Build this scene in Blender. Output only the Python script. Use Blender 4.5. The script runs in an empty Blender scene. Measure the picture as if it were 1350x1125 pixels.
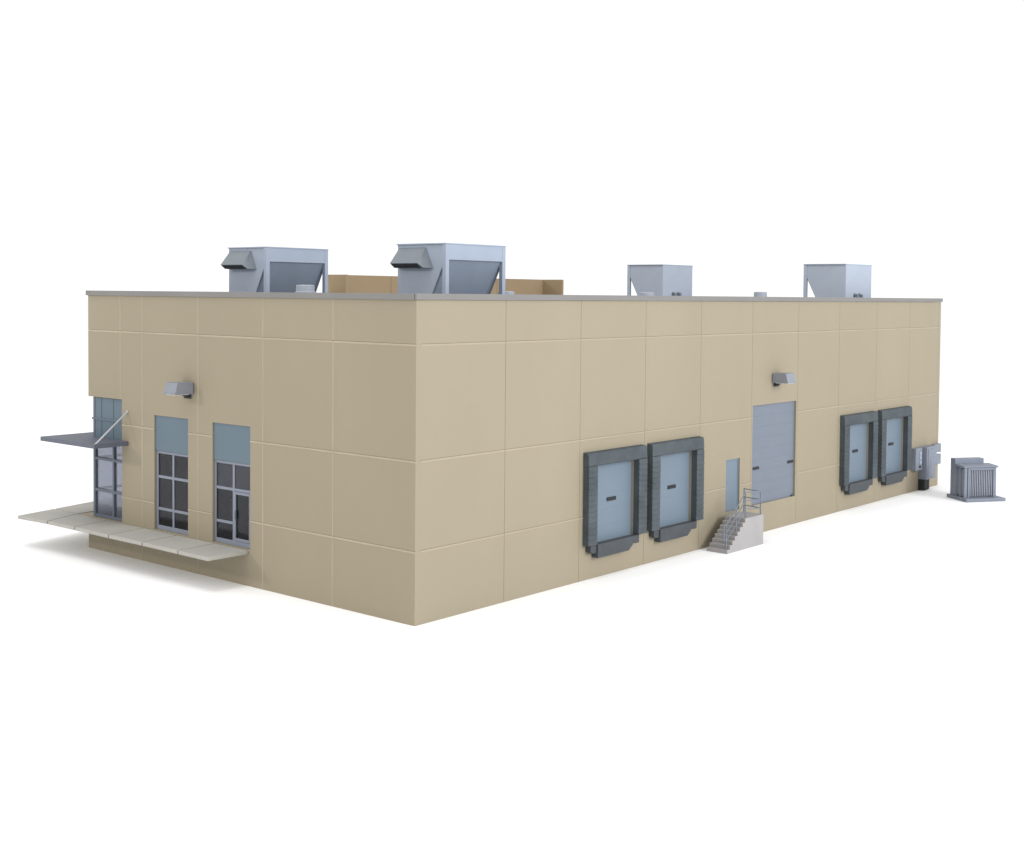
import bpy, bmesh, math, random
from mathutils import Vector, Matrix

random.seed(7)
S = bpy.context.scene
COL = S.collection

# ------------------------------------------------------------------ materials
def mat(name, col, rough=0.6, var=0.06, scale=0.6, bump=0.0, bscale=30.0, spec=0.3, streak=False):
    """painted / moulded surface: base colour with faint mottling and a fine grain bump"""
    m = bpy.data.materials.new(name); m.use_nodes = True
    nt = m.node_tree; b = nt.nodes['Principled BSDF']
    b.inputs['Roughness'].default_value = rough
    b.inputs['Specular IOR Level'].default_value = spec
    tc = nt.nodes.new('ShaderNodeTexCoord')
    mp = nt.nodes.new('ShaderNodeMapping')
    if streak: mp.inputs['Scale'].default_value = (1, 1, 0.25)
    n = nt.nodes.new('ShaderNodeTexNoise'); n.inputs['Scale'].default_value = scale
    n.inputs['Detail'].default_value = 6; n.inputs['Roughness'].default_value = 0.6
    r = nt.nodes.new('ShaderNodeValToRGB')
    r.color_ramp.elements[0].position = 0.3; r.color_ramp.elements[1].position = 0.7
    r.color_ramp.elements[0].color = tuple(c * (1 - var) for c in col) + (1,)
    r.color_ramp.elements[1].color = tuple(min(1, c * (1 + var)) for c in col) + (1,)
    nt.links.new(tc.outputs['Object'], mp.inputs['Vector'])
    nt.links.new(mp.outputs['Vector'], n.inputs['Vector'])
    nt.links.new(n.outputs['Fac'], r.inputs['Fac'])
    nt.links.new(r.outputs['Color'], b.inputs['Base Color'])
    if bump:
        n2 = nt.nodes.new('ShaderNodeTexNoise'); n2.inputs['Scale'].default_value = bscale
        n2.inputs['Detail'].default_value = 4
        bp = nt.nodes.new('ShaderNodeBump'); bp.inputs['Strength'].default_value = bump
        bp.inputs['Distance'].default_value = 0.02
        nt.links.new(tc.outputs['Object'], n2.inputs['Vector'])
        nt.links.new(n2.outputs['Fac'], bp.inputs['Height'])
        nt.links.new(bp.outputs['Normal'], b.inputs['Normal'])
    return m

M = {}
M['wall'] = mat('tan_wall_paint', (0.287, 0.248, 0.177), 0.62, 0.03, 0.25, 0.10, 14, 0.25, True)
M['joint'] = mat('joint_edge_highlight', (0.345, 0.300, 0.220), 0.6, 0.05, 0.5, 0, 14, 0.25)  # lit bead edges painted in as a paler wall tone
M['joint_pale'] = mat('pale_joint_edge_highlight', (0.375, 0.325, 0.240), 0.6, 0.08, 0.5, 0, 14, 0.25)  # stronger painted highlight for the entrance wall beads
M['screen'] = mat('ochre_screen_paint', (0.295, 0.218, 0.128), 0.65, 0.05, 0.4, 0.08, 14)
M['coping'] = mat('grey_coping_metal', (0.190, 0.184, 0.178), 0.55, 0.05, 0.4)
M['roof'] = mat('roof_membrane', (0.12, 0.12, 0.12), 0.8, 0.08, 0.5)
M['spandrel'] = mat('blue_grey_spandrel', (0.104, 0.149, 0.184), 0.5, 0.03, 0.5)
M['frame'] = mat('window_frame_grey_blue', (0.200, 0.222, 0.272), 0.5, 0.05, 1.0)
M['door'] = mat('dock_door_blue', (0.146, 0.190, 0.236), 0.5, 0.035, 0.5)
M['bigdoor'] = mat('overhead_door_grey_blue', (0.152, 0.175, 0.214), 0.55, 0.04, 0.5)
M['pad'] = mat('dock_foam_pad', (0.062, 0.075, 0.083), 0.75, 0.22, 1.3, 0.25, 9)
M['lip'] = mat('dock_lip_dark_grey', (0.058, 0.065, 0.073), 0.65, 0.12, 1.5)
M['black'] = mat('black_rubber', (0.020, 0.021, 0.024), 0.6, 0.1, 2.0)
M['hvac'] = mat('light_blue_grey_plastic', (0.305, 0.350, 0.428), 0.55, 0.04, 0.9, 0.08, 20)
M['hvac_pale'] = mat('pale_blue_grey', (0.352, 0.395, 0.468), 0.55, 0.04, 0.9, 0.08, 20)
M['hood'] = mat('grey_hood_paint', (0.185, 0.208, 0.232), 0.6, 0.07, 1.2, 0.1, 20)
M['backlit_frame'] = mat('backlit_corner_frame', (0.115, 0.13, 0.165), 0.5, 0.05, 1.0)  # frame colour darkened for backlight and canopy shade
M['slope_shade'] = mat('slope_shade_tone', (0.200, 0.236, 0.295), 0.6, 0.06, 1.0)  # darker tone stands for shade on the underside slope
M['painted_shade'] = mat('shade_dark', (0.035, 0.037, 0.045), 0.8, 0.1, 2)  # near-black standing for shade in the intake and under the lamps
M['pale'] = mat('pale_roof_plastic', (0.33, 0.36, 0.41), 0.5, 0.03, 1)
M['walk'] = mat('sidewalk_concrete', (0.365, 0.356, 0.325), 0.85, 0.05, 0.8, 0.15, 10)
M['stair'] = mat('stair_concrete', (0.330, 0.318, 0.318), 0.85, 0.06, 0.8, 0.12, 10)
M['rail'] = mat('railing_grey', (0.16, 0.185, 0.225), 0.5, 0.08, 2)
M['canopy'] = mat('canopy_slate', (0.105, 0.115, 0.145), 0.6, 0.05, 1)
M['rod'] = mat('canopy_rod_grey', (0.42, 0.43, 0.46), 0.4, 0.03, 2)
M['lamp'] = mat('lamp_housing_grey', (0.215, 0.23, 0.262), 0.5, 0.05, 2)
M['elec'] = mat('electrical_box_grey', (0.195, 0.216, 0.262), 0.55, 0.05, 1.2)
M['trans'] = mat('transformer_grey', (0.185, 0.205, 0.250), 0.55, 0.07, 1.4, 0.1, 15)
M['fin'] = mat('transformer_fin_grey', (0.30, 0.32, 0.37), 0.5, 0.05, 1.4)
M['insul'] = mat('white_porcelain', (0.75, 0.76, 0.78), 0.3, 0.02, 2)
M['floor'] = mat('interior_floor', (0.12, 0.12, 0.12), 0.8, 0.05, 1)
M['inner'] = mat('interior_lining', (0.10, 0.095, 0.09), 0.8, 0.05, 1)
M['ground'] = mat('white_table', (0.94, 0.94, 0.94), 0.9, 0.0, 0.1, spec=0.0)

def glass(name, tint, milk, refl):
    m = bpy.data.materials.new(name); m.use_nodes = True
    nt = m.node_tree; nt.nodes.clear()
    out = nt.nodes.new('ShaderNodeOutputMaterial')
    tr = nt.nodes.new('ShaderNodeBsdfTransparent'); tr.inputs['Color'].default_value = tint + (1,)
    df = nt.nodes.new('ShaderNodeBsdfDiffuse'); df.inputs['Color'].default_value = (0.20, 0.22, 0.27, 1)
    gl = nt.nodes.new('ShaderNodeBsdfGlossy'); gl.inputs['Roughness'].default_value = 0.09
    fr = nt.nodes.new('ShaderNodeFresnel'); fr.inputs['IOR'].default_value = 1.45
    m1 = nt.nodes.new('ShaderNodeMixShader'); m1.inputs['Fac'].default_value = milk
    m2 = nt.nodes.new('ShaderNodeMixShader')
    tc = nt.nodes.new('ShaderNodeTexCoord')
    n = nt.nodes.new('ShaderNodeTexNoise'); n.inputs['Scale'].default_value = 0.8
    bp = nt.nodes.new('ShaderNodeBump'); bp.inputs['Strength'].default_value = 0.08; bp.inputs['Distance'].default_value = 0.1
    mul = nt.nodes.new('ShaderNodeMath'); mul.operation = 'MULTIPLY'; mul.inputs[1].default_value = refl
    L = nt.links.new
    L(tc.outputs['Object'], n.inputs['Vector']); L(n.outputs['Fac'], bp.inputs['Height'])
    L(bp.outputs['Normal'], gl.inputs['Normal'])
    L(tr.outputs[0], m1.inputs[1]); L(df.outputs[0], m1.inputs[2])
    L(fr.outputs[0], mul.inputs[0]); L(mul.outputs[0], m2.inputs['Fac'])
    L(m1.outputs[0], m2.inputs[1]); L(gl.outputs[0], m2.inputs[2]); L(m2.outputs[0], out.inputs[0])
    return m
M['glass'] = glass('dark_glazing', (0.42, 0.42, 0.44), 0.03, 0.27)
M['reflection_glass'] = glass('upper_reflection_glazing', (0.45, 0.45, 0.47), 0.13, 0.3)  # pale reflection put into the colour of the upper panes
M['haze_glass'] = glass('dusty_corner_glazing', (0.80, 0.82, 0.88), 0.22, 0.5)

# ------------------------------------------------------------------ mesh helpers
class MB:
    """collects shapes (world coordinates) into ONE mesh object"""
    def __init__(self): self.bm = bmesh.new()
    def box(self, x0, x1, y0, y1, z0, z1, bev=0.0, mtx=None):
        t = bmesh.new()
        bmesh.ops.create_cube(t, size=1.0)
        sx, sy, sz = abs(x1 - x0), abs(y1 - y0), abs(z1 - z0)
        for v in t.verts:
            v.co = Vector((min(x0, x1) + (v.co.x + .5) * sx, min(y0, y1) + (v.co.y + .5) * sy, min(z0, z1) + (v.co.z + .5) * sz))
        if bev:
            bmesh.ops.bevel(t, geom=t.edges[:], offset=min(bev, sx * .3, sy * .3, sz * .3), segments=2, profile=0.6, affect='EDGES')
        return self._add(t, mtx)
    def prism(self, pts, axis, a, b, bev=0.0, mtx=None):
        """polygon pts (2D) extruded along axis from a to b; axis 'x': pts=(y,z), 'y': (x,z), 'z': (x,y)"""
        t = bmesh.new()
        def P(p, c): return {'x': (c, p[0], p[1]), 'y': (p[0], c, p[1]), 'z': (p[0], p[1], c)}[axis]
        lo = [t.verts.new(P(p, a)) for p in pts]; hi = [t.verts.new(P(p, b)) for p in pts]
        n = len(pts)
        t.faces.new(lo); t.faces.new(hi)
        for i in range(n): t.faces.new((lo[i], lo[(i + 1) % n], hi[(i + 1) % n], hi[i]))
        bmesh.ops.recalc_face_normals(t, faces=t.faces[:])
        if bev: bmesh.ops.bevel(t, geom=t.edges[:], offset=bev, segments=2, profile=0.6, affect='EDGES')
        return self._add(t, mtx)
    def hull(self, pts, faces, mtx=None):
        t = bmesh.new(); vs = [t.verts.new(p) for p in pts]
        for f in faces: t.faces.new([vs[i] for i in f])
        bmesh.ops.recalc_face_normals(t, faces=t.faces[:])
        return self._add(t, mtx)
    def tube(self, pts, r, seg=8, mtx=None):
        pts = [Vector(p) for p in pts]
        for p, q in zip(pts[:-1], pts[1:]):
            d = q - p; t = bmesh.new()
            bmesh.ops.create_cone(t, cap_ends=True, segments=seg, radius1=r, radius2=r, depth=d.length + r * 0.6)
            rot = d.to_track_quat('Z', 'Y').to_matrix().to_4x4()
            bmesh.ops.transform(t, matrix=Matrix.Translation((p + q) / 2) @ rot, verts=t.verts[:])
            self._add(t, mtx)
        return self
    def lathe(self, prof, cx, cy, seg=24, mtx=None):
        t = bmesh.new(); rings = []
        for r, z in prof:
            rings.append([t.verts.new((cx + r * math.cos(2 * math.pi * i / seg), cy + r * math.sin(2 * math.pi * i / seg), z)) for i in range(seg)])
        for a, b in zip(rings[:-1], rings[1:]):
            for i in range(seg): t.faces.new((a[i], a[(i + 1) % seg], b[(i + 1) % seg], b[i]))
        t.faces.new(rings[0][::-1]); t.faces.new(rings[-1])
        bmesh.ops.recalc_face_normals(t, faces=t.faces[:])
        return self._add(t, mtx)
    def _add(self, t, mtx):
        if mtx is not None: bmesh.ops.transform(t, matrix=mtx, verts=t.verts[:])
        me = bpy.data.meshes.new('tmp'); t.to_mesh(me); t.free(); self.bm.from_mesh(me); bpy.data.meshes.remove(me)
        return self
    def build(self, name, m, parent=None, smooth=False):
        me = bpy.data.meshes.new(name); self.bm.to_mesh(me); self.bm.free()
        if smooth:
            for p in me.polygons: p.use_smooth = True
            try: me.set_sharp_from_angle(angle=math.radians(35))
            except Exception: pass
        me.materials.append(M[m] if isinstance(m, str) else m)
        o = bpy.data.objects.new(name, me); COL.objects.link(o)
        if parent is not None:
            o.parent = parent
            o.matrix_parent_inverse = WM[parent.name].inverted()
        WM[o.name] = Matrix.Identity(4)
        return o

WM = {}          # rest matrices of parents (empties are placed before their children)
def tag(o, label=None, cat=None, group=None, kind=None):
    if label: o['label'] = label
    if cat: o['category'] = cat
    if group: o['group'] = group
    if kind: o['kind'] = kind
    return o
def thing(name, loc, label, cat, group=None):
    o = bpy.data.objects.new(name, None); COL.objects.link(o); o.location = loc
    o.empty_display_size = 0.3
    WM[o.name] = Matrix.Translation(Vector(loc))
    return tag(o, label, cat, group)
def copy_tree(o, parent=None, inv=None):
    c = o.copy(); COL.objects.link(c)
    if parent is not None:
        c.parent = parent; c.matrix_parent_inverse = o.matrix_parent_inverse.copy()
    for ch in [k for k in bpy.data.objects if k.parent == o and k is not c]:
        copy_tree(ch, c)
    return c

# ------------------------------------------------------------------ dimensions (metres)
L, W, H, T = 39.8, 18.35, 10.0, 0.20
Z1, Z2, Z3 = 8.654, 5.079, 2.299
GD, GV = 0.030, 0.013                     # joint depth: horizontal, vertical
RJ = [4.11, 8.11, 12.07, 15.90, 19.90, 23.90, 27.89, 31.89, 35.77]
FJ = [3.80, 7.40, 11.11, 14.62, 16.09]
DOCKS = [10.10, 14.03, 29.88, 33.92]      # centre of each dock opening
OW, OZ0, OZ1 = 1.27, 1.24, 4.12           # dock opening half width, sill, head

ground = MB()
ground.bm.faces.new([ground.bm.verts.new(p) for p in ((-900, -900, 0), (1500, -900, 0), (1500, 1500, 0), (-900, 1500, 0))])
g = ground.build('ground', 'ground'); tag(g, 'plain white ground sheet under the model building', 'ground', kind='structure')

wh = thing('warehouse', (0, 0, 0), 'tan flat-roofed warehouse model with panel joints, corner entrance and four loading docks', 'building')

# ------------------------------------------------------------------ walls with real joints and openings
def wall(name, smin, smax, zmin, zmax, sj, zj, openings, place, mname='wall', th=T, bead=0.0, VB=.030, jname='joint'):
    """height-field wall: panels at depth 0, joints sunk by GD, openings cut through.
    place(s, depth, z) -> world point"""
    ss = {smin, smax}; zs = {zmin, zmax}
    HT, HB, BD, BP = .006, .005, .036, .015               # joint above / below centre line, bead height, bead projection
    for j in sj: ss |= {j - VB, j - .007, j + .007, j + VB}
    for j in zj: zs |= {j - HB - BD - .030, j - HB - BD, j - HB, j + HT}
    for o in openings: ss |= {max(smin, o[0]), min(smax, o[1])}; zs |= {o[2], o[3]}
    def clean(v):
        v = sorted(v); r = [v[0]]
        for x in v[1:]:
            if x - r[-1] > 1e-4: r.append(x)
        return r
    ss, zs = clean(ss), clean(zs)
    def prof_s(s):                                       # moulded vertical joint: fine slit, on a low added light-catching bead where bead > 0
        for j in sj:
            t = abs(s - j)
            if t < .007: return -bead if bead else GV
            if t < VB: return -bead * (VB - t) / (VB - .007)
        return 0.0
    def prof_z(z):                                       # horizontal joint: fine slit over a sloping bead added to catch light
        for j in zj:
            t = z - j
            if -HB < t < HT: return GD
            if -HB - BD < t <= -HB: return -.002 - (BP - .002) * (-HB - t) / BD
            if -HB - BD - .030 < t <= -HB - BD: return -BP * (t + HB + BD + .030) / .030
        return 0.0
    def both(a, b):
        return a + b if min(a, b) < 0 else max(a, b)
    E = 1e-5
    def cell(i, k):
        if i < 0 or k < 0 or i >= len(ss) - 1 or k >= len(zs) - 1: return None
        s = (ss[i] + ss[i + 1]) / 2; z = (zs[k] + zs[k + 1]) / 2
        for o in openings:
            if o[0] < s < o[1] and o[2] < z < o[3]: return None
        a, b = prof_s(ss[i] + E), prof_s(ss[i + 1] - E); c, e = prof_z(zs[k] + E), prof_z(zs[k + 1] - E)
        return tuple(round(v, 3) for v in (both(a, c), both(b, c), both(b, e), both(a, e)))     # corners: sw, se, ne, nw
    mb = MB(); bm = mb.bm; cache = {}
    def V(s, d, z):
        key = (round(s, 4), round(d, 4), round(z, 4))
        if key not in cache: cache[key] = bm.verts.new(place(s, d, z))
        return cache[key]
    def Q(*p, mi=0):
        vs = []
        for q in p:
            v = V(*q)
            if v not in vs: vs.append(v)
        if len(vs) < 3: return
        try: bm.faces.new(vs).material_index = mi
        except ValueError: pass
    for i in range(len(ss) - 1):
        for k in range(len(zs) - 1):
            d = cell(i, k)
            if d is None: continue
            a, b, c, e = ss[i], ss[i + 1], zs[k], zs[k + 1]
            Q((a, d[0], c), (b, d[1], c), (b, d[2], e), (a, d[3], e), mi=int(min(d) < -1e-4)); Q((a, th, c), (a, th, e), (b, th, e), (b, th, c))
            for (di, dk, p, q, dp, dq, np_, nq) in ((-1, 0, (a, c), (a, e), d[0], d[3], 1, 2), (1, 0, (b, c), (b, e), d[1], d[2], 0, 3),
                                                   (0, -1, (a, c), (b, c), d[0], d[1], 3, 2), (0, 1, (a, e), (b, e), d[3], d[2], 0, 1)):
                n = cell(i + di, k + dk)
                fp, fq = (th, th) if n is None else (n[np_], n[nq])
                if (fp > dp + 1e-6 or fq > dq + 1e-6):
                    Q((p[0], dp, p[1]), (q[0], dq, q[1]), (q[0], fq, q[1]), (p[0], fp, p[1]))
    bmesh.ops.recalc_face_normals(bm, faces=bm.faces[:])
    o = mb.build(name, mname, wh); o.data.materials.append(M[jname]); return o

dock_open = [(c - OW, c + OW, OZ0, OZ1) for c in DOCKS]
BIG = (20.00, 23.79, 1.26, 5.55)
PD = (17.91, 19.00, 1.25, 3.42)
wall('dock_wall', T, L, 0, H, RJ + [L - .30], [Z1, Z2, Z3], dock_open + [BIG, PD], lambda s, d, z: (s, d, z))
W1 = (15.99, 99, 1.28, 6.02); W2 = (11.71, 13.83, 1.29, 5.57); W3 = (8.09, 10.24, 1.28, 5.55)
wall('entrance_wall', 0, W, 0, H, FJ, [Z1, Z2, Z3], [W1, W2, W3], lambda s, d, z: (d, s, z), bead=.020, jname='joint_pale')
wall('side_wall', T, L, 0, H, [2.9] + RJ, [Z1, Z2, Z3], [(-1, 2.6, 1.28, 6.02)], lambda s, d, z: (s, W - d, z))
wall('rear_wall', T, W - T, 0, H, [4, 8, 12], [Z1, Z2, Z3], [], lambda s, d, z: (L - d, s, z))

mb = MB(); mb.box(T, L - T, T, W - T, 9.15, 9.30); mb.build('roof', 'roof', wh)
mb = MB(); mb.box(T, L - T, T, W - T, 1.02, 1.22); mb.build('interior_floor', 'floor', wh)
mb = MB()                                       # unseen wall added behind the corner glazing to keep the hall dark
mb.box(3.0, 3.1, 15.5, W - T, 1.22, 9.15); mb.box(T, 3.0, 15.4, 15.5, 1.22, 9.15); mb.build('light_block_wall', 'inner', wh)
mb = MB(); mb.box(T, 3.0, 7.0, 7.1, 1.22, 9.15); mb.box(6.0, 6.1, 7.0, 15.4, 1.22, 9.15); mb.build('light_block_wall', 'inner', wh)

# coping: four lengths butted at the corners, slightly open mitre at the near corner
mb = MB()
mb.box(-.07, .40, .035, W + .07, H, H + .19, .015)
mb.box(-.055, L + .07, -.07, .02, H + .006, H + .20, .015); mb.box(.415, L + .07, .02, .40, H + .006, H + .20, .015)
mb.box(.415, L + .07, W - .40, W + .07, H, H + .19, .015); mb.box(L - .40, L + .07, .405, W - .405, H, H + .19, .015)
mb.build('coping', 'coping', wh)

# raised screen on the far side of the roof, open towards the viewer
mb = MB()
mb.box(12.40, 12.55, 17.26, W + .02, 9.30, 11.04, .01)
mb.box(12.40, 27.95, W + .022, W + .20, 9.6, 11.04, .01)
mb.box(27.94, 28.09, 16.97, W + .02, 9.30, 11.04, .01)
for xx in (16.3, 20.2, 24.1): mb.box(xx, xx + .06, W + .005, W + .022, 10.2, 11.02)
mb.build('roof_screen', 'screen', wh)

# ------------------------------------------------------------------ front windows
def bars(mb, x0, x1, rects):
    for (a, b, c, d) in rects: mb.box(x0, x1, a, b, c, d, .012)
def front_window(name, op, cols, rows, sp_bottom, door=None):
    y0, y1, z0, z1 = op
    fx0, fx1 = .085, .185
    w = MB()                                             # outer frame of the glazing
    fw = .12 if not door else .10
    bars(w, fx0, fx1, [(y0 + .005, y0 + fw, z0 + .004, sp_bottom), (y1 - fw, y1 - .005, z0 + .004, sp_bottom),
                       (y0 + fw, y1 - fw, z0 + .004, z0 + .17), (y0 + fw, y1 - fw, sp_bottom - .09, sp_bottom)])
    win = w.build(name, 'frame', wh)
    m = MB()
    for c in cols: m.box(fx0 + .012, fx1 - .012, c - .055, c + .055, z0 + .17, sp_bottom - .09, .01)
    edges = [y0 + fw] + cols + [y1 - fw]
    for ri, z in enumerate(rows):
        for ci in range(len(edges) - 1):
            if door and ci == 0 and z < door: continue
            a = edges[ci] + (.055 if ci else 0); b = edges[ci + 1] - (.055 if ci < len(edges) - 2 else 0)
            m.box(fx0 + .014, fx1 - .014, a, b, z - .05, z + .05, .01)
    m.build('mullion', 'frame', win)
    zs_ = rows[0] if door else sp_bottom - .03
    p = MB(); p.box(.118, .125, y0 + .04, y1 - .04, z0 + .05, zs_); p.build('pane', 'glass', win)
    if door: p = MB(); p.box(.118, .125, y0 + .04, y1 - .04, zs_, sp_bottom - .03); p.build('pane', 'reflection_glass', win)
    s = MB(); s.box(.045, .20, y0 + .006, y1 - .006, sp_bottom + .012, z1 - .005, .006); s.build('spandrel_panel', 'spandrel', win)
    if door:
        dmb = MB(); a, b = y0 + fw + .01, cols[0] - .06
        for r in ((a, a + .06, z0 + .18, door - .06), (b - .08, b, z0 + .18, door - .06), (a + .06, b - .08, z0 + .18, z0 + .28), (a + .06, b - .08, door - .15, door - .06)):
            dmb.box(.075, .115, r[0], r[1], r[2], r[3], .01)
        d = dmb.build('glazed_door', 'frame', win)
        h = MB(); h.box(.03, .075, b - .085, b - .035, z0 + .95, z0 + 1.25, .01)
        ho = h.build('door_handle', 'frame', win)
    return win
o2 = front_window('window', W2, [12.77], [3.28, 2.08], 4.24)
o3 = front_window('entrance_window', W3, [9.15], [3.25, 2.06], 4.22, door=3.25)
o3['label'] = 'tall entrance window with a narrow glazed door in it'

# corner glazing (wraps the far front corner)
yc, xs = 18.13, .12
m = MB()
bars(m, xs - .05, xs + .05, [(16.0, 16.10, 1.285, 6.0), (16.67, 16.77, 1.285, 4.28)])
for z in (1.285, 2.30, 3.54): m.box(xs - .045, xs + .045, 16.1, yc - .14, z, z + .11, .01)
m.box(xs - .05, xs + .09, yc - .14, yc, 1.285, 6.0, .012)
for a in (.95, 1.75, 2.49):
    m.box(a, a + .10, yc - .10, yc, 1.285, 6.0, .01)
for z in (1.285, 2.30, 3.54): m.box(xs + .09, 2.49, yc - .095, yc - .005, z, z + .11, .01)
cw = m.build('corner_window', 'backlit_frame', wh)
p = MB(); p.box(xs + .01, xs + .017, 16.03, yc - .06, 1.3, 4.35); p.box(xs + .03, 2.56, yc - .06, yc - .053, 1.3, 4.35); p.build('pane', 'haze_glass', cw)
s = MB()
s.box(xs - .035, xs + .045, 16.10, yc - .14, 4.35, 6.0, .006); s.box(xs + .09, 2.58, yc - .08, yc - .01, 4.35, 6.0, .006)
for zc in (5.16,): s.box(xs - .085, xs - .035, 16.0, yc + .05, zc - .035, zc + .035, .008); s.box(xs - .035, 2.58, yc + .0, yc + .05, zc - .035, zc + .035, .008)
for yv in (16.72, 17.55): s.box(xs - .05, xs - .035, yv - .02, yv + .02, 4.46, 6.0)
s.build('spandrel_panel', 'spandrel', cw)
s = MB(); s.box(0.02, 3.2, W, W + .84, 1.04, 1.235, .01); s.build('ledge', 'wall', wh)

# canopy slab wrapping the corner, with tie rods
m = MB()
m.prism([(-1.43, 15.55), (-.003, 15.55), (-.003, 16.02), (.065, 16.02), (.065, yc + .055), (2.4, yc + .055), (2.4, W + .003), (3.0, W + .003), (3.0, 19.45), (-1.43, 19.42)], 'z', 4.28, 4.45, .012)
cano = m.build('canopy', 'canopy', wh)
m = MB(); m.tube([(-1.36, 15.62, 4.43), (-.02, 15.60, 5.57)], .033); m.box(-.03, -.001, 15.55, 15.65, 5.51, 5.63, .01); m.build('tie_rod', 'rod', cano)
m = MB(); m.tube([(2.9, 19.38, 4.43), (2.9, W + .02, 5.57)], .045); m.build('tie_rod', 'rod', cano)

# ------------------------------------------------------------------ doors and dock shelters on the long wall
def dock(c):
    sh = MB()                                            # header pad across the top
    d = .27; a, b = c - 1.79, c + 1.79; ia, ib = c - OW - .002, c + OW + .002
    sh.prism([(-.004, 4.10), (-d + .03, 4.10), (-d, 4.14), (-d + .02, 4.52), (-d + .06, 4.57), (-.004, 4.60)], 'x', a, b, .012)
    hd = sh.build('dock_shelter', 'pad', wh)
    for s in (-1, 1):
        p = MB(); n = 14; z0, z1 = 1.27, 4.098; hh = (z1 - z0) / n
        x0, x1 = (a, ia) if s < 0 else (ib, b)
        p.box(x0 + .012, x1 - .012, -d + .05, -.004, z0, z1)
        for i in range(n):                               # overlapping wear flaps, slightly uneven
            zz = z0 + i * hh; k = random.uniform(-.003, .003); sk = random.uniform(-.01, .01)
            p.hull([(x0, -d + .05, zz), (x1, -d + .05, zz), (x1, -d - .011 + k, zz + .006 + sk * .5), (x0, -d - .011 - k, zz + .006 - sk * .5),
                    (x0, -d + .05, zz + hh - .002), (x1, -d + .05, zz + hh - .002), (x1, -d + .007, zz + hh - .002), (x0, -d + .007, zz + hh - .002)],
                   [(0, 1, 2, 3), (4, 7, 6, 5), (3, 2, 6, 7), (0, 3, 7, 4), (1, 5, 6, 2), (0, 4, 5, 1)])
        p.build('side_pad', 'pad', hd)
    p = MB()                                             # leveller lip with a clipped lower corner
    p.prism([(c - 1.26, 1.275), (c - 1.26, .78), (c + .62, .78), (c + .86, .96), (c + .93, 1.06), (c + .93, 1.275)], 'y', -.30, -.03, .012)
    p.build('leveller_lip', 'lip', hd)
    for x in (c - 1.62, c + 1.0):
        p = MB(); p.prism([(x, 1.262), (x, 1.04), (x + .10, .97), (x + .34, .97), (x + .34, 1.262)], 'y', -.25, -.004, .015); p.build('dock_bumper', 'lip', hd)
    p = MB(); p.box(c - OW + .003, c + OW - .003, .085, .15, OZ0 + .003, OZ1 - .004)
    for i in range(1, 5):
        z = OZ0 + i * (OZ1 - OZ0) / 5; p.box(c - OW + .003, c + OW - .003, .082, .086, z - .010, z + .010)
    dd = p.build('dock_door', 'door', wh)
    p = MB(); p.box(c - .27, c + .27, .048, .076, 2.675, 2.81, .01); p.build('door_handle', 'black', dd)
for c in DOCKS: dock(c)

p = MB(); x0, x1, z0, z1 = BIG
n = 9
for i in range(n):
    a = z0 + i * (z1 - z0) / n; b = z0 + (i + 1) * (z1 - z0) / n
    p.box(x0 + .003, x1 - .003, .09, .15, a + .002, b - .002, .003)
p.box(x0 + .003, x1 - .003, .095, .16, z0 + .004, z1 - .004)
od = p.build('overhead_door', 'bigdoor', wh)
for x in (20.22, 23.22): q = MB(); q.box(x, x + .5, .06, .092, 2.77, 2.89, .01); q.build('door_handle', 'black', od)
p = MB(); p.box(23.55, 23.74, .01, .088, 1.265, 1.33, .01); p.build('door_stop', 'lip', od)
p = MB(); x0, x1, z0, z1 = PD
p.box(x0 + .003, x1 - .003, .07, .14, z0 + .003, z1 - .003)
p.box(x0 + .003, x0 + .07, .055, .07, z0 + .003, z1 - .003); p.box(x1 - .07, x1 - .003, .055, .07, z0 + .003, z1 - .003); p.box(x0 + .07, x1 - .07, .055, .07, z1 - .08, z1 - .003)
pd = p.build('personnel_door', 'door', wh)

# ------------------------------------------------------------------ sidewalk around the entrance corner
so = [8.20, 9.97, 12.17, 14.30, 16.66, 18.56]; si = [8.16, 10.09, 12.41, 14.54, 17.02, 19.20]
m = MB(); g2 = .030
xo = [-1.64, -1.62, -1.60, -1.62, -1.60, -1.62]
for i in range(5):
    m.prism([(xo[i], so[i] + g2), (-.012, si[i] + g2), (-.012, si[i + 1] - g2), (xo[i + 1], so[i + 1] - g2)], 'z', 1.115, 1.244, .012)
m.prism([(-1.62, so[5] + g2), (-.012, si[5] + g2), (.02, 20.98), (-1.78, 20.52)], 'z', 1.115, 1.244, .012)
m.prism([(.0 + g2, 19.24), (3.6, 19.6), (3.6, 21.92), (.02 + g2 * 2, 20.99)], 'z', 1.115, 1.244, .012)
m.prism([(-1.58, 8.24), (-.012, 8.2), (-.012, 19.22), (3.5, 19.62), (3.5, 21.85), (-1.72, 20.49), (-1.56, 18.5)], 'z', 1.12, 1.135)
sw = m.build('sidewalk', 'walk'); tag(sw, 'pale raised sidewalk of concrete slabs below the entrance windows', 'sidewalk', kind='structure')

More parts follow.
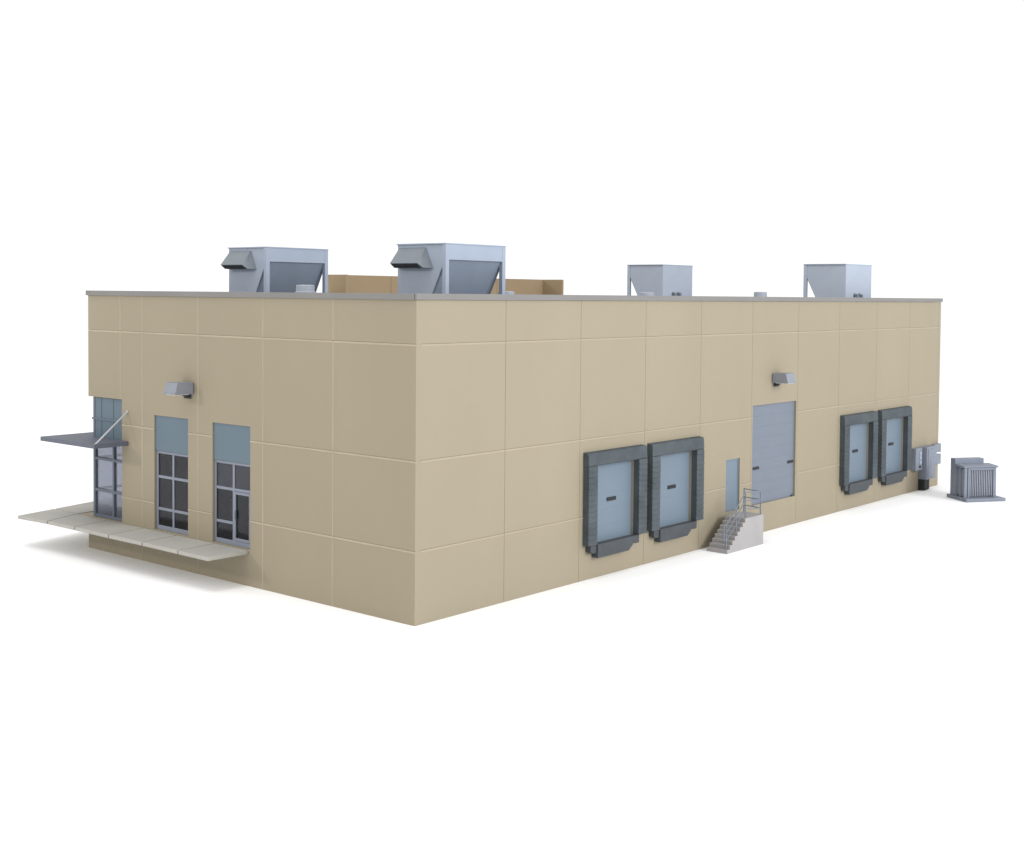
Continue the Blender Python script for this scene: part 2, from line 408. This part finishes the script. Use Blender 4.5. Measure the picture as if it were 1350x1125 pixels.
# ------------------------------------------------------------------ wall lamps
def wall_lamp(mtx, name_loc, label):
    t = thing('wall_lamp', name_loc, label, 'lamp', 'wall lamps above the openings')
    m = MB()                                             # local: wall plane y=0, out = -y, centred on x
    w = .36
    m.prism([(-.03, .19), (-.62, .21), (-.70, .19), (-.80, -.20), (-.78, -.22), (-.03, -.22)], 'x', -w, w, .015, mtx)
    m.box(-w - .012, w + .012, -.812, -.03, -.222, -.17, .008, mtx)
    m.build('housing', 'lamp', t)
    m = MB(); m.box(-w + .06, w - .06, -.72, -.16, -.245, -.223, .008, mtx); m.build('lens', 'insul', t)
    m = MB(); m.box(-.20, .20, -.05, -.001, -.40, .14, .01, mtx); m.prism([(-.05, -.36), (-.05, -.225), (-.30, -.225)], 'x', -.14, .14, 0, mtx); m.build('shadow_bracket', 'painted_shade', t)  # dark mount doubles as painted shadow below the lamp
    return t
wall_lamp(Matrix.Translation((21.93, 0, 6.69)), (21.93, 0, 6.69), 'grey wall lamp on the long wall above the tall roll-up door')
wall_lamp(Matrix.Translation((0, 11.70, 6.72)) @ Matrix.Rotation(-math.pi / 2, 4, 'Z'), (0, 11.70, 6.72), 'grey wall lamp on the darker entrance wall above the windows')

# ------------------------------------------------------------------ stairs with railing
t = thing('dock_stairs', (17.3, -.68, 0), 'grey concrete stairs with pipe railing leading to the narrow blue door', 'stairs')
x0, xl, xe, top = 15.90, 17.25, 18.70, 1.24
n = 8; rise = top / n; run = (xl - x0) / (n - 1)
prof = [(x0, 0)]
for i in range(n):
    z = rise * (i + 1); x = x0 + run * i
    prof += [(x, z)]
    if i < n - 1: prof += [(x + run, z)]
prof += [(xe, top), (xe, 0)]
m = MB(); m.prism(prof, 'y', -1.35, -.40); m.build('steps', 'stair', t)
m = MB(); yr = -1.25; r = .026
posts = [(15.97, rise, 1.16), (16.72, rise * 5, 1.72), (17.42, top, 2.30), (18.62, top, 2.20)]
for x, za, zb in posts: m.tube([(x, yr, za), (x, yr, zb)], r)
for k in (0, .34, .68):
    m.tube([(15.97, yr, 1.16 - k * .9), (16.72, yr, 1.72 - k), (17.42, yr, 2.28 - k), (18.62, yr, 2.18 - k)], r * .85)
    m.tube([(18.62, yr, 2.18 - k), (18.62, -.46, 2.21 - k)], r * .85)
m.tube([(15.80, yr, 1.12), (15.80, yr, .55)], r); m.tube([(15.97, yr, 1.16), (15.80, yr, 1.12)], r); m.tube([(15.80, yr, .55), (15.97, yr, .56)], r)
m.tube([(18.62, -.46, top), (18.62, -.46, 2.24)], r)
m.build('railing', 'rail', t, True)

# ------------------------------------------------------------------ electrical boxes on the far end of the long wall
t = thing('meter_box', (36.7, 0, 1.15), 'small grey meter box with dials beside the last dock shelter', 'electrical box')
m = MB(); m.box(36.24, 37.06, -.28, -.004, 1.14, 2.32, .02); m.build('case', 'elec', t)
m = MB()
for z in (2.02, 1.78, 1.55): m.lathe([(.11, 0), (.11, .03), (.09, .05)], 0, 0, 16, Matrix.Translation((36.78, -.28, z)) @ Matrix.Rotation(math.pi / 2, 4, 'X'))
m.box(36.60, 36.96, -.30, -.28, 1.88, 1.92); m.build('dial', 'hvac', t)
m = MB(); m.box(36.66, 36.84, -.32, -.28, 1.27, 1.38, .01); m.build('latch', 'black', t)
t = thing('electrical_cabinet', (37.7, 0, .6), 'tall grey electrical cabinet on the wall between the meter box and the building corner', 'electrical box')
m = MB(); m.box(37.20, 38.36, -.48, -.004, .60, 2.33, .03); m.build('case', 'elec', t)
m = MB(); m.box(37.34, 38.24, -.505, -.48, .72, 2.20, .012); m.box(37.55, 38.05, -.515, -.505, 1.2, 1.75, .005); m.build('door', 'elec', t)
m = MB(); m.box(37.22, 37.85, -.36, -.004, .04, .60, .012); m.box(37.42, 37.46, -.37, -.36, .05, .58); m.box(37.62, 37.66, -.37, -.36, .05, .58)
m.build('cable_duct', 'black', t)
t = thing('switch_box', (39.3, 0, 1.18), 'narrow grey switch box with a white lever at the far end of the wall', 'electrical box')
m = MB(); m.box(38.85, 39.72, -.20, -.004, 1.20, 2.31, .02); m.box(38.84, 38.95, -.24, -.20, 1.42, 2.0, .01); m.build('case', 'elec', t)
m = MB(); m.tube([(39.1, -.20, 1.84), (39.42, -.42, 1.84)], .045); m.build('lever', 'insul', t)

# ------------------------------------------------------------------ rooftop air handlers
def air_handler(name):
    a, b, top, rz = 3.0, 2.34, 11.90, 9.30
    t = thing(name, (0, 0, rz), 'x', 'air handler', 'air handlers on the roof')
    m = MB()
    sl = [(.0, 11.34), (.09, 11.34), (1.10, rz + .05), (b, rz + .05), (b, top - .046), (0, top - .046)]
    m.prism(sl, 'x', .05, a - .05, .0); m.build('body', 'hvac', t)
    m = MB(); m.hull([(.05, .085, 11.335), (a - .05, .085, 11.335), (a - .05, 1.095, rz + .05), (.05, 1.095, rz + .05), (.05, .077, 11.335), (a - .05, .077, 11.335), (a - .05, 1.087, rz + .05), (.05, 1.087, rz + .05)], [(0, 1, 2, 3), (4, 5, 6, 7), (0, 1, 5, 4), (1, 2, 6, 5), (2, 3, 7, 6), (3, 0, 4, 7)]); m.build('slope_shade_panel', 'slope_shade', t)  # thin added panel carrying the painted shade of the slope
    m = MB(); m.box(-.012, a + .012, -.018, b + .012, top - .045, top, .012); m.build('lid', 'hvac', t)
    for x in (0.0, a - .16):
        m = MB(); m.box(x - .005, x + .16, -.012, .15, rz, top - .047, .012); m.build('leg', 'hvac', t)
    m = MB()                                             # rain hood on the end face
    P = [(.045, .97, 11.76), (.045, 2.26, 11.76), (-.40, .93, 11.22), (-.40, 2.26, 11.22), (-.20, .86, 11.07), (-.20, 2.26, 11.07), (.045, .64, 11.06), (.045, 2.26, 11.06)]
    m.hull(P, [(0, 1, 3, 2), (2, 3, 5, 4), (0, 2, 4, 6), (1, 7, 5, 3), (0, 6, 7, 1), (4, 5, 7, 6)])
    h = m.build('hood', 'hood', t)
    m = MB(); m.hull([(-.385, 1.0, 11.203), (-.385, 2.20, 11.203), (-.215, 2.20, 11.075), (-.215, .96, 11.075), (-.392, 1.0, 11.193), (-.392, 2.20, 11.193), (-.222, 2.20, 11.065), (-.222, .96, 11.065)],
                      [(0, 1, 2, 3), (4, 7, 6, 5), (0, 4, 5, 1), (1, 5, 6, 2), (2, 6, 7, 3), (3, 7, 4, 0)])
    m.build('intake_shade_panel', 'painted_shade', h)  # dark sheet laid on the hood as the shade inside it
    for x in (1.5, 2.0):
        m = MB(); m.tube([(x, b - .01, 10.35), (x, b + .18, 10.30), (x, b + .18, 9.9)], .08, 10); m.build('pipe_stub', 'hood', t)
    return t
ah = air_handler('air_handler')
spots = [(2.84, 10.87, 0, 'air handler with rain hood on the roof above the entrance windows'),
         (3.31, 2.00, 0, 'large air handler with rain hood on the roof just behind the near corner'),
         (32.96, 13.95, math.pi, 'pale air handler without a rain hood standing mid-roof beyond the raised ochre screen'),
         (34.60, 3.95, math.pi, 'pale air handler without a rain hood near the far end of the long wall')]
for i, (x, y, rz, lab) in enumerate(spots):
    o = ah if i == 0 else copy_tree(ah)
    if i >= 2:                                           # these two take a paler tone
        for k in [q for q in bpy.data.objects if q.parent == o]:
            for q in [k] + [z for z in bpy.data.objects if z.parent == k]:
                if q.data.materials[0] == M['hvac']:
                    q.material_slots[0].link = 'OBJECT'; q.material_slots[0].material = M['hvac_pale']
        for k in [q for q in bpy.data.objects if q.parent == o and q.name.startswith('hood')]:
            for z in [z for z in bpy.data.objects if z.parent == k]: bpy.data.objects.remove(z)
            bpy.data.objects.remove(k)                   # and carry no rain hood
    o.location = (x, y, 9.30); o.rotation_euler = (0, 0, rz); o['label'] = lab
# roof vents
def vent(r, x, y, h, label, base=9.30, src=None):
    m = MB(); z = base
    m.lathe([(r * 1.25, z), (r * 1.25, z + .08), (r * 1.0, z + .10), (r * 1.0, h - .40), (r * 1.30, h - .36), (r * 1.30, h - .24), (r * 1.22, h - .22), (r * 1.20, h - .02), (r * 1.12, h), (r * .5, h + .01)], x, y, 28)
    o = m.build('roof_vent', 'pale', None, True)
    return tag(o, label, 'roof vent', 'round roof vents')
vent(.27, 2.26, 7.92, 10.46, 'round pale roof vent in front of the hooded air handler above the entrance windows')
vent(.25, 7.69, 3.17, 10.30, 'round pale roof vent beside the leg of the near corner air handler')
vent(.26, 18.23, 4.33, 10.33, 'round pale roof vent in front of the mid-roof air handler')
vent(.25, 24.33, 2.24, 10.42, 'round pale roof vent alone against the white background between two air handlers')

# ------------------------------------------------------------------ pad transformer on the ground
t = thing('pad_transformer', (34.977, -3.521, 0), 'grey louvred transformer on its own base plate beyond the far corner', 'transformer')
X = Matrix.Translation((34.977, -3.521, 0)) @ Matrix.Rotation(math.atan2(-.59448, .80411), 4, 'Z')
m = MB(); m.box(0, 2.24, 0, 1.85, 0, .17, .035, X); m.build('base_plate', 'trans', t)
u0, u1, v0, v1 = .12, 1.93, .40, 1.25
m = MB()
m.box(u0 + .16, u1 - .16, v0 + .22, v1, .17, 1.70, 0, X)                # core
for (a, b) in ((u0, u0 + .16), (u0 + .20, u0 + .31), (u1 - .17, u1)): m.box(a, b, v0, v0 + .13, .17, 1.66, .015, X)
m.box(u0 + .31, u1 - .17, v0, v0 + .13, 1.55, 1.66, .015, X)
m.box(u0, u0 + .12, v0 + .36, v0 + .50, .17, 1.66, .015, X); m.box(u0, u0 + .12, v1 - .10, v1, .17, 1.66, .015, X)
m.box(u1 - .12, u1, v0 + .36, v1, .17, 1.66, .015, X)
m.build('casing', 'trans', t)
m = MB(); m.prism([(v0 - .07, 1.70), (v0 - .07, 1.76), (v1, 1.80), (v1, 1.66), (v0, 1.66)], 'x', u0 - .06, u1 + .07, .012, X); m.build('lid', 'trans', t)
m = MB(); m.box(u0 - .02, u1 - .18, v1 + .002, 1.68, .17, 2.04, .025, X); m.build('terminal_compartment', 'trans', t)
m = MB()
k = 13; a, b = u0 + .38, u1 - .22
for i in range(k):
    u = a + (b - a) * i / (k - 1); m.box(u - .018, u + .018, v0 + .06, v0 + .22, .24, 1.55, 0, X)
for i in range(4): v = v0 + .17 + i * .055; m.box(u0 + .06, u0 + .16, v - .01, v + .01, .24, 1.6, 0, X)
for i in range(5): v = v0 + .55 + i * .05; m.box(u0 + .07, u0 + .16, v - .009, v + .009, .24, 1.6, 0, X)
m.build('cooling_fins', 'fin', t)

# ------------------------------------------------------------------ camera
cam = bpy.data.cameras.new('camera'); co = bpy.data.objects.new('camera', cam); COL.objects.link(co)
pitch, yaw, roll = 0.03455402786, 0.68348080969, 0.00968272819
f = Vector((math.cos(yaw) * math.cos(pitch), math.sin(yaw) * math.cos(pitch), -math.sin(pitch)))
r = Vector((math.sin(yaw), -math.cos(yaw), 0)); u = r.cross(f)
c, s = math.cos(roll), math.sin(roll); r, u = c * r + s * u, -s * r + c * u
m4 = Matrix.Identity(4)
for i in range(3): m4[i][0], m4[i][1], m4[i][2] = r[i], u[i], -f[i]
m4.translation = Vector((-27.505570525, -27.983718666, 10.209585649))
co.matrix_world = m4
cam.sensor_fit = 'HORIZONTAL'; cam.sensor_width = 36; cam.lens = 1691.3627 / 1350 * 36
cam.shift_x = (675 - 736.35013) / 1350; cam.shift_y = (446.9605 - 562.5) / 1350
cam.clip_start = .1; cam.clip_end = 4000
S.camera = co

# ------------------------------------------------------------------ studio light
w = bpy.data.worlds.new('World'); S.world = w; w.use_nodes = True
bg = w.node_tree.nodes['Background']; bg.inputs['Color'].default_value = (1, 1, 1, 1); bg.inputs['Strength'].default_value = 1.07
def softbox(name, loc, target, size, irr, col=(1, 1, 1)):
    """square softbox; irr = irradiance/pi it would give at the target, face on"""
    l = bpy.data.lights.new(name, 'AREA'); l.shape = 'SQUARE'; l.size = size; l.color = col
    d = (Vector(target) - Vector(loc)); 
    l.energy = irr * math.pi * math.pi * d.length_squared
    o = bpy.data.objects.new(name, l); COL.objects.link(o); o.location = loc
    o.rotation_euler = d.to_track_quat('-Z', 'Y').to_euler(); return o
softbox('key_softbox', (17, -130, 48), (18, 0, 4), 50, .68, (.97, .99, 1.03))
softbox('overhead_softbox', (-30, 4, 115), (2, 8, 0), 40, .20)
softbox('left_softbox', (-90, 75, 48), (0, 10, 4), 9, .21, (1, .97, .92))

S.view_settings.view_transform = 'Standard'; S.view_settings.look = 'None'
S.view_settings.exposure = 0; S.view_settings.gamma = 1; S.view_settings.use_curve_mapping = False
S.render.engine = 'CYCLES'; S.cycles.max_bounces = 8; S.cycles.transparent_max_bounces = 12
S.cycles.use_denoising = True
